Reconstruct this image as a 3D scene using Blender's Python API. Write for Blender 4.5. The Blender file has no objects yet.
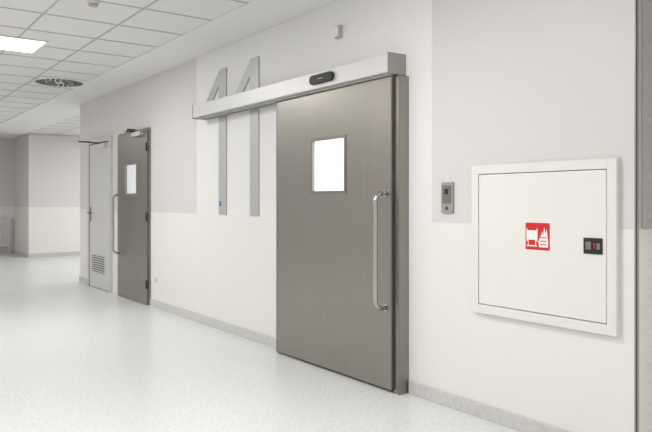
import bpy, bmesh, math
from mathutils import Vector, Matrix
SC=bpy.context.scene
SC.view_settings.view_transform='Standard'
COL=SC.collection
H=1.25
# ---------------------------------------------------------------- materials
def new_mat(name):
    m=bpy.data.materials.new(name); m.use_nodes=True
    nt=m.node_tree
    return m,nt,nt.nodes['Principled BSDF']
def plain(name,col,rough=.5,metal=0.0,noise=0.0,nscale=40,bump=0.0):
    m,nt,b=new_mat(name)
    b.inputs['Roughness'].default_value=rough
    b.inputs['Metallic'].default_value=metal
    tc=nt.nodes.new('ShaderNodeTexCoord')
    nz=nt.nodes.new('ShaderNodeTexNoise'); nz.inputs['Scale'].default_value=nscale
    nt.links.new(tc.outputs['Object'],nz.inputs['Vector'])
    mx=nt.nodes.new('ShaderNodeMixRGB')
    mx.inputs[1].default_value=tuple(c*(1-noise) for c in col)+(1,)
    mx.inputs[2].default_value=tuple(min(1,c*(1+noise)) for c in col)+(1,)
    nt.links.new(nz.outputs['Fac'],mx.inputs[0])
    nt.links.new(mx.outputs[0],b.inputs['Base Color'])
    if bump>0:
        bp=nt.nodes.new('ShaderNodeBump'); bp.inputs['Strength'].default_value=bump; bp.inputs['Distance'].default_value=.002
        nt.links.new(nz.outputs['Fac'],bp.inputs['Height']); nt.links.new(bp.outputs[0],b.inputs['Normal'])
    return m
def emis(name,col,strength):
    m,nt,b=new_mat(name)
    b.inputs['Base Color'].default_value=(*col,1)
    b.inputs['Emission Color'].default_value=(*col,1)
    b.inputs['Emission Strength'].default_value=strength
    b.inputs['Roughness'].default_value=.3
    return m
def steel(name,col,rough=.38,scale=(110,110,.8),amt=.13,metal=1.0):
    m,nt,b=new_mat(name)
    b.inputs['Metallic'].default_value=metal
    tc=nt.nodes.new('ShaderNodeTexCoord'); mp=nt.nodes.new('ShaderNodeMapping')
    mp.inputs['Scale'].default_value=scale
    nt.links.new(tc.outputs['Object'],mp.inputs['Vector'])
    nz=nt.nodes.new('ShaderNodeTexNoise'); nz.inputs['Scale'].default_value=2; nz.inputs['Detail'].default_value=5
    nt.links.new(mp.outputs[0],nz.inputs['Vector'])
    mx=nt.nodes.new('ShaderNodeMixRGB')
    mx.inputs[1].default_value=tuple(c*(1-amt) for c in col)+(1,)
    mx.inputs[2].default_value=tuple(c*(1+amt) for c in col)+(1,)
    nt.links.new(nz.outputs['Fac'],mx.inputs[0]); nt.links.new(mx.outputs[0],b.inputs['Base Color'])
    mr=nt.nodes.new('ShaderNodeMapRange'); mr.inputs['To Min'].default_value=rough-.06; mr.inputs['To Max'].default_value=rough+.06
    nt.links.new(nz.outputs['Fac'],mr.inputs['Value']); nt.links.new(mr.outputs[0],b.inputs['Roughness'])
    return m

UP=(.68,.66,.65); LOW=(.80,.785,.76); WHITE=(.80,.79,.78)
def wall_paint(name,panel=True):
    m,nt,b=new_mat(name)
    N=nt.nodes; L=nt.links
    geo=N.new('ShaderNodeNewGeometry'); sep=N.new('ShaderNodeSeparateXYZ')
    L.new(geo.outputs['Position'],sep.inputs[0])
    def cmp(sock,v,op='GREATER_THAN'):
        n=N.new('ShaderNodeMath'); n.operation=op; L.new(sock,n.inputs[0]); n.inputs[1].default_value=v; return n.outputs[0]
    def mul(a,c):
        n=N.new('ShaderNodeMath'); n.operation='MULTIPLY'; L.new(a,n.inputs[0]); L.new(c,n.inputs[1]); return n.outputs[0]
    up=cmp(sep.outputs['Z'],1.117)
    m1=N.new('ShaderNodeMixRGB'); m1.inputs[1].default_value=(*LOW,1); m1.inputs[2].default_value=(*UP,1)
    L.new(up,m1.inputs[0]); out=m1.outputs[0]
    if panel:
        r=mul(mul(cmp(sep.outputs['Y'],3.05),cmp(sep.outputs['Y'],6.50,'LESS_THAN')),up)
        m2=N.new('ShaderNodeMixRGB'); m2.inputs[2].default_value=(*WHITE,1); L.new(r,m2.inputs[0]); L.new(out,m2.inputs[1]); out=m2.outputs[0]
    nz=N.new('ShaderNodeTexNoise'); nz.inputs['Scale'].default_value=180; L.new(geo.outputs['Position'],nz.inputs['Vector'])
    bp=N.new('ShaderNodeBump'); bp.inputs['Strength'].default_value=.08; bp.inputs['Distance'].default_value=.001
    L.new(nz.outputs['Fac'],bp.inputs['Height']); L.new(bp.outputs[0],b.inputs['Normal'])
    L.new(out,b.inputs['Base Color']); b.inputs['Roughness'].default_value=.45
    return m
def floor_mat(name,base,rough=.28,dark=.87):
    m,nt,b=new_mat(name); N=nt.nodes; L=nt.links
    tc=N.new('ShaderNodeTexCoord')
    v=N.new('ShaderNodeTexNoise'); v.inputs['Scale'].default_value=42; v.inputs['Detail'].default_value=4; L.new(tc.outputs['Object'],v.inputs['Vector'])
    cr=N.new('ShaderNodeValToRGB')
    cr.color_ramp.elements[0].position=.36; cr.color_ramp.elements[0].color=(*[c*dark for c in base],1)
    cr.color_ramp.elements[1].position=.58; cr.color_ramp.elements[1].color=(*base,1)
    L.new(v.outputs['Fac'],cr.inputs[0]); L.new(cr.outputs[0],b.inputs['Base Color'])
    b.inputs['Roughness'].default_value=rough
    return m
def tile_mat(name):
    m,nt,b=new_mat(name); N=nt.nodes; L=nt.links
    geo=N.new('ShaderNodeNewGeometry'); 
    v=N.new('ShaderNodeTexNoise'); v.inputs['Scale'].default_value=90; L.new(geo.outputs['Position'],v.inputs['Vector'])
    mx=N.new('ShaderNodeMixRGB'); mx.inputs[1].default_value=(.72,.715,.705,1); mx.inputs[2].default_value=(.79,.785,.775,1)
    L.new(v.outputs['Fac'],mx.inputs[0]); L.new(mx.outputs[0],b.inputs['Base Color']); b.inputs['Roughness'].default_value=.8
    return m
M=dict(
 wall=wall_paint('wall_paint'), wall2=wall_paint('wall_paint_plain',False),
 floor=floor_mat('speckled_vinyl',(.78,.79,.775),.28,.88),
 skirt=floor_mat('skirting_vinyl',(.60,.60,.585),.4,.9),
 tile=tile_mat('ceiling_tile'), grid=plain('tee_grid',(.48,.48,.47),.5),
 plaster=plain('plaster',(.80,.80,.785),.7,noise=.02),
 door=steel('brushed_steel_door',(.325,.308,.275),.34,amt=.16),
 edge=steel('steel_edge',(.27,.255,.23),.35),
 bar=steel('polished_steel_bar',(.50,.485,.455),.2,amt=.05),
 alu=plain('anodised_aluminium',(.66,.655,.64),.42,.4,noise=.03),
 aludark=plain('aluminium_dark',(.36,.355,.34),.45,.4),  # darker aluminium tone: end caps, channel, switch plate, corner profile
 num=steel('number_silver',(.50,.515,.52),.4,amt=.06,metal=.4),
 black=plain('black_plastic',(.008,.008,.009),.45),
 dark=plain('dark_grey',(.03,.03,.03),.6),
 white=plain('white_enamel',(.80,.785,.75),.35,noise=.01,nscale=4),
 whitefr=plain('white_enamel_frame',(.79,.765,.72),.35,noise=.01,nscale=4),
 grey=plain('grey_plastic',(.45,.45,.44),.5), gap=plain('cabinet_gap',(.33,.31,.27),.6),
 lgrey=plain('grey_door_lacquer',(.62,.62,.615),.4,noise=.02),
 red=plain('signal_red',(.62,.015,.02),.4), signwhite=plain('sign_white',(.85,.85,.85),.4),
 blue=plain('blue_label',(.03,.12,.5),.5),
 lamp=emis('lamp_diffuser',(1,.99,.97),4), pane=emis('glowing_pane',(.93,.98,.97),.95),  # pane: emission stands in for the bright room behind the door
 pane2=emis('dim_glowing_pane',(.80,.83,.85),.14), pane3=emis('glowing_reveal_strip',(.75,.82,.85),.10),  # weak emission as light through glass and on the reveal; nothing lit behind
)
# ---------------------------------------------------------------- mesh helpers
class Grp:
    def __init__(s,name,o):
        s.e=bpy.data.objects.new(name,None); s.e.location=o; s.e.empty_display_size=.1; COL.objects.link(s.e); s.o=Vector(o)
def finish(name,bm,mats,grp=None,bevel=0,smooth=False,seg=2):
    me=bpy.data.meshes.new(name)
    bmesh.ops.recalc_face_normals(bm,faces=bm.faces)
    if grp: bmesh.ops.translate(bm,verts=bm.verts,vec=-grp.o)
    bm.to_mesh(me); bm.free()
    for m in mats: me.materials.append(m)
    ob=bpy.data.objects.new(name,me); COL.objects.link(ob)
    if grp: ob.parent=grp.e
    if smooth:
        for p in me.polygons: p.use_smooth=True
    if bevel>0:
        md=ob.modifiers.new('bevel','BEVEL'); md.width=bevel; md.segments=seg; md.limit_method='ANGLE'
    return ob
def addbox(bm,x0,x1,y0,y1,z0,z1,mi=0):
    vs=[bm.verts.new((x,y,z)) for x in(x0,x1) for y in(y0,y1) for z in(z0,z1)]
    for f in [(0,1,3,2),(4,6,7,5),(0,4,5,1),(2,3,7,6),(0,2,6,4),(1,5,7,3)]:
        fc=bm.faces.new([vs[i] for i in f]); fc.material_index=mi
def boxes(name,bl,mats,grp=None,bevel=0):
    bm=bmesh.new()
    for b in bl: addbox(bm,*b)
    return finish(name,bm,mats if isinstance(mats,list) else [mats],grp,bevel)
def box(name,x0,x1,y0,y1,z0,z1,mat,grp=None,bevel=0): return boxes(name,[(x0,x1,y0,y1,z0,z1)],mat,grp,bevel)
def prism_yz(name,poly,x0,x1,mat,grp=None,bevel=0):
    bm=bmesh.new()
    a=[bm.verts.new((x0,y,z)) for y,z in poly]; c=[bm.verts.new((x1,y,z)) for y,z in poly]
    bm.faces.new(a); bm.faces.new(c[::-1]); n=len(poly)
    for i in range(n): bm.faces.new([a[i],a[(i+1)%n],c[(i+1)%n],c[i]])
    return finish(name,bm,[mat],grp,bevel)
def tube(name,pts,r,mat,grp,sides=14,caps=True):
    bm=bmesh.new(); rings=[]
    pts=[Vector(p) for p in pts]
    ref=None
    for i,p in enumerate(pts):
        d=(pts[min(i+1,len(pts)-1)]-pts[max(i-1,0)]).normalized()
        if ref is None:
            ref=Vector((0,1,0)) if abs(d.y)<.9 else Vector((0,0,1))
        a=(ref-d*ref.dot(d)).normalized(); b=d.cross(a); ref=a
        rings.append([bm.verts.new(p+a*r*math.cos(2*math.pi*k/sides)+b*r*math.sin(2*math.pi*k/sides)) for k in range(sides)])
    for i in range(len(rings)-1):
        for k in range(sides):
            bm.faces.new([rings[i][k],rings[i][(k+1)%sides],rings[i+1][(k+1)%sides],rings[i+1][k]])
    if caps: bm.faces.new(rings[0]); bm.faces.new(rings[-1][::-1])
    return finish(name,bm,[mat],grp,smooth=True)
def disc(name,c,r,h,mat,grp=None,axis='Z',bevel=0,n=32):
    bm=bmesh.new(); bmesh.ops.create_cone(bm,cap_ends=True,segments=n,radius1=r,radius2=r,depth=h)
    if axis=='X': bmesh.ops.rotate(bm,verts=bm.verts,matrix=Matrix.Rotation(math.pi/2,3,'Y'))
    if axis=='Y': bmesh.ops.rotate(bm,verts=bm.verts,matrix=Matrix.Rotation(math.pi/2,3,'X'))
    bmesh.ops.translate(bm,verts=bm.verts,vec=c)
    return finish(name,bm,[mat],grp,bevel)
def d_handle(grp,xd,y,z0,z1,proj=.09,r=.014):
    pts=[]; R=.055
    pts.append((xd,y,z0)); pts.append((xd-proj+R,y,z0))
    for k in range(1,7):
        a=k/6*math.pi/2; pts.append((xd-proj+R-R*math.sin(a),y,z0+R-R*math.cos(a)))
    for k in range(0,7):
        a=k/6*math.pi/2; pts.append((xd-proj+R-R*math.cos(a),y,z1-R+R*math.sin(a)))
    pts.append((xd,y,z1))
    tube('pull_handle',pts,r,M['bar'],grp)
    disc('handle_rose_top',(xd-.003,y,z1),.024,.006,M['bar'],grp,'X'); disc('handle_rose_bottom',(xd-.003,y,z0),.024,.006,M['bar'],grp,'X')

# ---------------------------------------------------------------- room shell
CZ=2.74
box('floor',-1.7,9.2,-3.2,18.2,-.1,0,M['floor'])
box('wall_right',3.0,3.2,1.715,10.74,0,CZ,M['wall'])
box('wall_right_near',3.15,3.35,-3.2,1.715,0,CZ,M['wall2'])
box('wall_left',-1.7,-1.5,-3.2,18.0,0,CZ,M['wall2'])
box('wall_near',-1.5,3.15,-3.2,-3.0,0,CZ,M['wall2'])
box('wall_lobby_front',3.36,9.0,16.0,16.2,0,CZ,M['wall2'])
box('wall_lobby_side',3.36,3.56,16.2,17.6,0,CZ,M['wall2'])
box('wall_far',-1.5,3.56,17.6,17.8,0,CZ,M['wall2'])
box('wall_lobby_right',9.0,9.2,10.0,16.2,0,CZ,M['wall2'])
box('wall_lobby_near',3.2,9.0,10.54,10.74,0,CZ,M['wall2'])
# ceiling: plaster slab + suspended tiles
EX=2.51; LX=3.3
bm=bmesh.new()
addbox(bm,EX,3.35,-3.2,10.74,CZ,CZ+.1,0)
addbox(bm,EX,LX,10.74,18.2,CZ,CZ+.1,0)
addbox(bm,-1.7,EX,-3.2,18.2,CZ+.008,CZ+.1,1)
addbox(bm,LX,9.2,10.74,18.2,CZ+.008,CZ+.1,1)
addbox(bm,EX-.02,EX,-3.0,17.6,CZ-.004,CZ+.008,0)
gw=.006
x=EX-.6
while x>-1.5:
    addbox(bm,x-gw,x+gw,-3,17.6,CZ+.002,CZ+.008,2); x-=.6
x=LX+.6
while x<9:
    addbox(bm,x-gw,x+gw,10.76,16,CZ+.002,CZ+.008,2); x+=.6
y=-2.7
while y<17.6:
    addbox(bm,-1.5,EX,y-gw,y+gw,CZ+.003,CZ+.008,2)
    if 10.8<y<16: addbox(bm,LX,9,y-gw,y+gw,CZ+.003,CZ+.008,2)
    y+=.6
finish('ceiling',bm,[M['plaster'],M['tile'],M['grid']])
# skirting
BH=.085
def skirt(name,x0,x1,y0,y1): box(name,x0,x1,y0,y1,0,BH,M['skirt'],None,.003)
skirt('baseboard_right_a',2.985,3.0,1.715,3.25)
skirt('baseboard_right_b',2.985,3.0,4.80,7.78)
skirt('baseboard_right_c',2.985,3.0,10.26,10.74)
skirt('baseboard_lobby',3.345,9.0,15.985,16.0)
skirt('baseboard_side',3.345,3.36,16.0,17.585)
skirt('baseboard_far',-1.5,3.36,17.585,17.6)

# ---------------------------------------------------------------- sliding door
g=Grp('door_1',(2.93,4.03,0))
x0,x1=2.90,2.95; ya,yb=3.33,4.74; zt=2.15
wy0,wy1,wz0,wz1=3.83,4.225,1.325,1.70
boxes('leaf',[(x0,x1,ya,wy0,.02,zt),(x0,x1,wy1,yb,.02,zt),(x0,x1,wy0,wy1,.02,wz0),(x0,x1,wy0,wy1,wz1,zt)],M['door'],g)
fr=.024
boxes('window_frame',[(x0-.004,x0,wy0-fr,wy0,wz0-fr,wz1+fr),(x0-.004,x0,wy1,wy1+fr,wz0-fr,wz1+fr),(x0-.004,x0,wy0,wy1,wz0-fr,wz0),(x0-.004,x0,wy0,wy1,wz1,wz1+fr)],M['edge'],g)
box('window_pane',x0+.02,x0+.03,wy0+.03,wy1,wz0,wz1,M['pane'],g)
box('window_pane_edge',x0+.02,x0+.03,wy0,wy0+.03,wz0,wz1,M['pane3'],g)  # grey-white window reveal, its brightness given by emission
box('leaf_edge_trim',x0-.003,x1+.003,ya-.012,ya,.02,zt,M['edge'],g,.002)
box('leaf_far_trim',x0-.002,x1,yb,yb+.008,.02,zt,M['edge'],g)
box('floor_guide',2.93,2.99,4.75,4.80,0,.05,M['edge'],g,.003)
d_handle(g,x0,3.375,.55,1.30,r=.015)
g=Grp('door_frame_sliding',(2.98,3.31,0))
box('jamb_near',2.92,3.0,3.262,3.315,0,2.06,M['door'],g,.002)
box('jamb_near_lip',2.912,2.92,3.262,3.275,0,2.06,M['edge'],g)

g=Grp('sliding_door_operator',(2.9,4.78,2.14))
hy0,hy1=3.29,6.27; hx=2.845
box('cover',hx,3.0,hy0+.006,hy1-.006,2.078,2.205,M['alu'],g,.006)
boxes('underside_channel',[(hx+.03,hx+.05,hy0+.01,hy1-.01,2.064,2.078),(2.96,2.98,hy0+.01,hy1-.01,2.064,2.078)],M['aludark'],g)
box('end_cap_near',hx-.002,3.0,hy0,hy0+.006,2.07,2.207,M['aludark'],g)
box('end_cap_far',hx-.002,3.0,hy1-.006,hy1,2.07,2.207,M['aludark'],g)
def stadium(y0,y1,z0,z1,n=10):
    r=(z1-z0)/2; zc=(z0+z1)/2; p=[]
    for k in range(n+1):
        a=-math.pi/2+math.pi*k/n; p.append((y1-r+r*math.cos(a),zc+r*math.sin(a)))
    for k in range(n+1):
        a=math.pi/2+math.pi*k/n; p.append((y0+r+r*math.cos(a),zc+r*math.sin(a)))
    return p
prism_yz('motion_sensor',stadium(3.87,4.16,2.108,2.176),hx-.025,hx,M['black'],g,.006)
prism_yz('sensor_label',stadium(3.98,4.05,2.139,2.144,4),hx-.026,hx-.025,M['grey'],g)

# ---------------------------------------------------------------- steel hinged door
g=Grp('door_2',(2.97,8.36,0))
x0,x1=2.965,3.0; ya,yb=7.82,8.88; zt=2.10
wy0,wy1,wz0,wz1=8.18,8.56,1.345,1.71
boxes('leaf',[(x0,x1,ya,wy0,.01,zt),(x0,x1,wy1,yb,.01,zt),(x0,x1,wy0,wy1,.01,wz0),(x0,x1,wy0,wy1,wz1,zt)],M['door'],g)
boxes('window_frame',[(x0-.004,x0,wy0-fr,wy0,wz0-fr,wz1+fr),(x0-.004,x0,wy1,wy1+fr,wz0-fr,wz1+fr),(x0-.004,x0,wy0,wy1,wz0-fr,wz0),(x0-.004,x0,wy0,wy1,wz1,wz1+fr)],M['bar'],g)
box('window_pane',x0+.015,x0+.025,wy0,wy1,wz0,wz1,M['pane2'],g)  # glass with a faint glow of its own, no room behind
boxes('frame',[(2.98,3.0,7.785,7.82,0,2.13),(2.98,3.0,8.88,8.905,0,2.13),(2.98,3.0,7.82,8.88,2.105,2.13)],M['edge'],g,.002)
for i,z in enumerate((.25,1.06,1.9)):
    tube('hinge_%d'%(i+1),[(2.955,7.812,z-.05),(2.955,7.812,z+.05)],.012,M['dark'],g)
d_handle(g,x0,8.79,.57,1.33)
box('closer_body',2.91,2.965,7.92,8.22,2.04,2.10,M['bar'],g,.005)
boxes('closer_arm',[(2.86,2.885,7.98,8.30,2.105,2.115),(2.885,2.98,8.26,8.30,2.105,2.15)],M['dark'],g,.002)

# ---------------------------------------------------------------- grey service door with louvre
g=Grp('door_3',(2.98,9.7,0))
x0,x1=2.975,3.0; ya,yb=9.25,10.17
boxes('leaf',[(x0,x1,ya,yb,.01,2.08)],M['lgrey'],g,.002)
boxes('frame',[(2.965,3.0,9.19,9.25,0,2.14),(2.965,3.0,10.17,10.23,0,2.14),(2.965,3.0,9.25,10.17,2.08,2.14)],M['alu'],g,.002)
boxes('frame_seal',[(2.972,2.976,9.25,9.262,0,2.08),(2.972,2.976,10.158,10.17,0,2.08),(2.972,2.976,9.25,10.17,2.068,2.08)],M['dark'],g)
bl=[(2.965,x0,9.42,9.44,.22,.48),(2.965,x0,10.02,10.04,.22,.48),(2.965,x0,9.44,10.02,.22,.235),(2.965,x0,9.44,10.02,.465,.48)]
boxes('louvre_frame',bl,M['alu'],g)
box('louvre_void',2.973,2.975,9.44,10.02,.235,.465,M['dark'],g)
bl=[(2.966,2.973,9.44,10.02,.245+.032*k,.262+.032*k) for k in range(7)]
boxes('louvre_slats',bl,M['alu'],g)
box('closer_body',2.92,x0,9.33,9.62,1.99,2.05,M['alu'],g,.005)
tube('closer_arm',[(2.94,9.5,2.055),(2.72,9.8,2.09),(2.93,10.0,2.11)],.009,M['dark'],g)
box('lock_plate',2.969,x0,10.07,10.11,.95,1.17,M['edge'],g,.002)
tube('lever_handle',[(2.975,10.09,1.08),(2.925,10.09,1.08),(2.92,10.08,1.08),(2.92,9.97,1.08)],.010,M['edge'],g)

# ---------------------------------------------------------------- number 11
g=Grp('wall_number_sign',(2.998,5.8,1.8))
for i,o in enumerate((0,-.62)):
    poly=[(5.82+o,1.117),(5.82+o,2.53),(5.955+o,2.53),(6.29+o,2.22),(6.29+o,2.08),(5.975+o,2.375),(5.975+o,1.117)]
    prism_yz('digit_one_%d'%(i+1),poly,2.988,3.0,M['num'],g)
box('wall_label',2.985,2.988,5.92,5.95,1.20,1.25,M['blue'])

# ---------------------------------------------------------------- fire hose cabinet
g=Grp('fire_hose_cabinet',(2.97,2.25,1.03))
y0,y1,z0,z1=1.795,2.698,.609,1.454; w=.05; xf=2.97
boxes('frame',[(xf,3.0,y0,y0+w,z0,z1),(xf,3.0,y1-w,y1,z0,z1),(xf,3.0,y0+w,y1-w,z0,z0+w),(xf,3.0,y0+w,y1-w,z1-w,z1)],M['whitefr'],g,.002)
box('shadow_gap',2.992,3.0,y0+w,y1-w,z0+w,z1-w,M['gap'],g)
box('door_panel',2.972,2.992,y0+w+.004,y1-w-.004,z0+w+.004,z1-w-.004,M['white'],g,.003)
boxes('lock_recess',[(2.966,2.972,1.867,1.968,.992,1.07)],M['black'],g,.002)
box('lock_latch',2.964,2.966,1.925,1.955,1.012,1.05,M['edge'],g,.001)
box('lock_seal',2.963,2.966,1.903,1.910,1.02,1.045,M['red'],g)
box('lock_key_tab',2.964,2.966,1.877,1.895,1.015,1.045,M['edge'],g,.001)
box('sign_plate',2.9705,2.972,2.166,2.317,.993,1.135,M['red'],g)
bm=bmesh.new(); xs,xe=2.9695,2.9705
addbox(bm,xs,xe,2.246,2.305,1.045,1.095); addbox(bm,xs,xe,2.240,2.246,1.035,1.105); addbox(bm,xs,xe,2.305,2.310,1.035,1.105)
addbox(bm,xs,xe,2.250,2.254,1.018,1.045); addbox(bm,xs,xe,2.297,2.301,1.018,1.045); addbox(bm,xs,xe,2.244,2.308,1.010,1.017)
finish('hose_reel_symbol',bm,[M['signwhite']],g)
fl=[(2.176,1.008),(2.230,1.008),(2.234,1.035),(2.222,1.07),(2.219,1.055),(2.212,1.09),(2.205,1.07),(2.198,1.115),(2.191,1.08),(2.183,1.105),(2.174,1.035)]
prism_yz('flame_symbol',fl,xs,xe,M['signwhite'],g)
for k in range(3): box('flame_gap_%d'%(k+1),xs-.0005,xs,2.184,2.224,1.02+.018*k,1.025+.018*k,M['red'],g)

# ---------------------------------------------------------------- switch, small boxes
g=Grp('door_push_switch',(2.99,2.91,1.27))
box('plate',2.985,3.0,2.862,2.958,1.177,1.363,M['aludark'],g,.003)
box('button',2.981,2.985,2.875,2.945,1.235,1.345,M['edge'],g,.003)
box('indicator',2.980,2.981,2.895,2.925,1.29,1.325,M['black'],g)
box('key_slot',2.984,2.985,2.90,2.92,1.195,1.215,M['dark'],g)
g=Grp('ceiling_sensor_box',(2.985,3.95,2.5))
box('housing',2.97,3.0,3.98,4.045,2.455,2.545,M['grey'],g,.004)
box('cover',2.96,2.97,3.988,4.037,2.465,2.535,M['white'],g,.003)
g=Grp('wall_socket',(2.99,7.6,.32))
box('plate',2.988,3.0,7.57,7.65,.28,.36,M['whitefr'],g,.003)
disc('socket_well',(2.9875,7.61,.32),.02,.002,M['grey'],g,'X')

# right edge : corner guard and strip on the return face
g=Grp('corner_guard',(3.0,1.71,1.3))
boxes('profile',[(2.997,3.0,1.712,1.722,BH,CZ),(2.997,3.02,1.712,1.715,BH,CZ)],M['aludark'],g)
box('grey_return_strip',3.04,3.12,1.700,1.715,1.12,2.62,M['grey'],g,.002)  # plain grey strip that makes the return face darker in colour

# ---------------------------------------------------------------- radiator
g=Grp('radiator',(3.1,17.5,.5))
bl=[(2.98+.045*k,3.015+.045*k,17.50,17.56,.16,.82) for k in range(7)]
bl+=[(2.98,3.29,17.51,17.55,.20,.24),(2.98,3.29,17.51,17.55,.74,.78),(3.0,3.03,17.56,17.6,.7,.76),(3.22,3.25,17.56,17.6,.7,.76)]
boxes('sections',bl,M['white'],g,.004)
boxes('feet',[(3.0,3.02,17.52,17.54,0,.16),(3.24,3.26,17.52,17.54,0,.16)],M['white'],g)

# ---------------------------------------------------------------- swirl diffuser
vx,vy=2.22,8.85
g=Grp('air_diffuser',(vx,vy,CZ))
box('panel',vx-.29,vx+.29,vy-.29,vy+.29,CZ-.006,CZ+.006,M['plaster'],g,.002)
bm=bmesh.new()
for ring,(r0,r1,n) in enumerate(((.06,.155,12),(.165,.28,24))):
    for k in range(n):
        a=2*math.pi*k/n+ring*.1; tw=.35
        w0=.028 if ring else .026
        c0=Vector((math.cos(a),math.sin(a),0)); c1=Vector((math.cos(a+tw*.5),math.sin(a+tw*.5),0))
        t0=Vector((-c0.y,c0.x,0))
        p=[c0*r0-t0*w0*.5,c1*r1-t0*w0,c1*r1+t0*w0,c0*r0+t0*w0*.5]
        lo=[bm.verts.new(q+Vector((vx,vy,CZ-.008))) for q in p]; hi=[bm.verts.new(q+Vector((vx,vy,CZ-.006))) for q in p]
        bm.faces.new(lo); bm.faces.new(hi[::-1])
        for i in range(4): bm.faces.new([lo[i],lo[(i+1)%4],hi[(i+1)%4],hi[i]])
finish('swirl_slots',bm,[M['dark']],g)
g=Grp('smoke_detector',(1.53,5.13,CZ))
disc('base',(1.53,5.13,CZ-.004),.05,.020,M['whitefr'],g,bevel=.003); disc('head',(1.53,5.13,CZ-.024),.035,.02,M['grey'],g,bevel=.006)

# ---------------------------------------------------------------- lamps
def lamp(x,y,power,sx=.6,sy=.6):
    g=Grp('ceiling_light_panel',(x,y,CZ))
    boxes('trim',[(x-sx/2,x+sx/2,y-sy/2,y-sy/2+.02,CZ-.006,CZ+.006),(x-sx/2,x+sx/2,y+sy/2-.02,y+sy/2,CZ-.006,CZ+.006),(x-sx/2,x-sx/2+.02,y-sy/2+.02,y+sy/2-.02,CZ-.006,CZ+.006),(x+sx/2-.02,x+sx/2,y-sy/2+.02,y+sy/2-.02,CZ-.006,CZ+.006)],M['whitefr'],g)
    box('diffuser',x-sx/2+.02,x+sx/2-.02,y-sy/2+.02,y+sy/2-.02,CZ-.004,CZ,M['lamp'],g)
    ld=bpy.data.lights.new('panel_lamp','AREA'); ld.shape='RECTANGLE'; ld.size=sx-.06; ld.size_y=sy-.06; ld.energy=power; ld.color=(1,.992,.985)
    lo=bpy.data.objects.new('panel_lamp',ld); lo.location=(0,0,-.012); lo.parent=g.e; COL.objects.link(lo)
P=28.5
for (x,y) in ((1.27,6.95),(1.26,3.0),(-.5,3.0),(-.5,6.9),(1.26,-.8),(-.5,-.8)):
    lamp(x,y,P)
for (x,y) in ((-.1,10.8),(-.1,14.4)): lamp(x,y,P*1.1)
for (x,y) in ((5.4,12.6),(7.4,12.6)):  # unseen lobby panels, added to brighten the far lobby
    lamp(x,y,P*1.6)
lamp(5.4,14.2,P*.6)  # weaker added panel, also out of view in the lobby
w=bpy.data.worlds.new('world'); SC.world=w; w.use_nodes=True
w.node_tree.nodes['Background'].inputs[0].default_value=(.9,.95,1,1); w.node_tree.nodes['Background'].inputs[1].default_value=.5

# ---------------------------------------------------------------- camera
cd=bpy.data.cameras.new('camera'); cd.sensor_width=36; cd.lens=36*676/652; cd.shift_y=-15/652; cd.clip_start=.05
co=bpy.data.objects.new('camera',cd); co.location=(0,0,H); co.rotation_euler=(math.pi/2,0,-math.atan(484/676)); COL.objects.link(co)
SC.camera=co
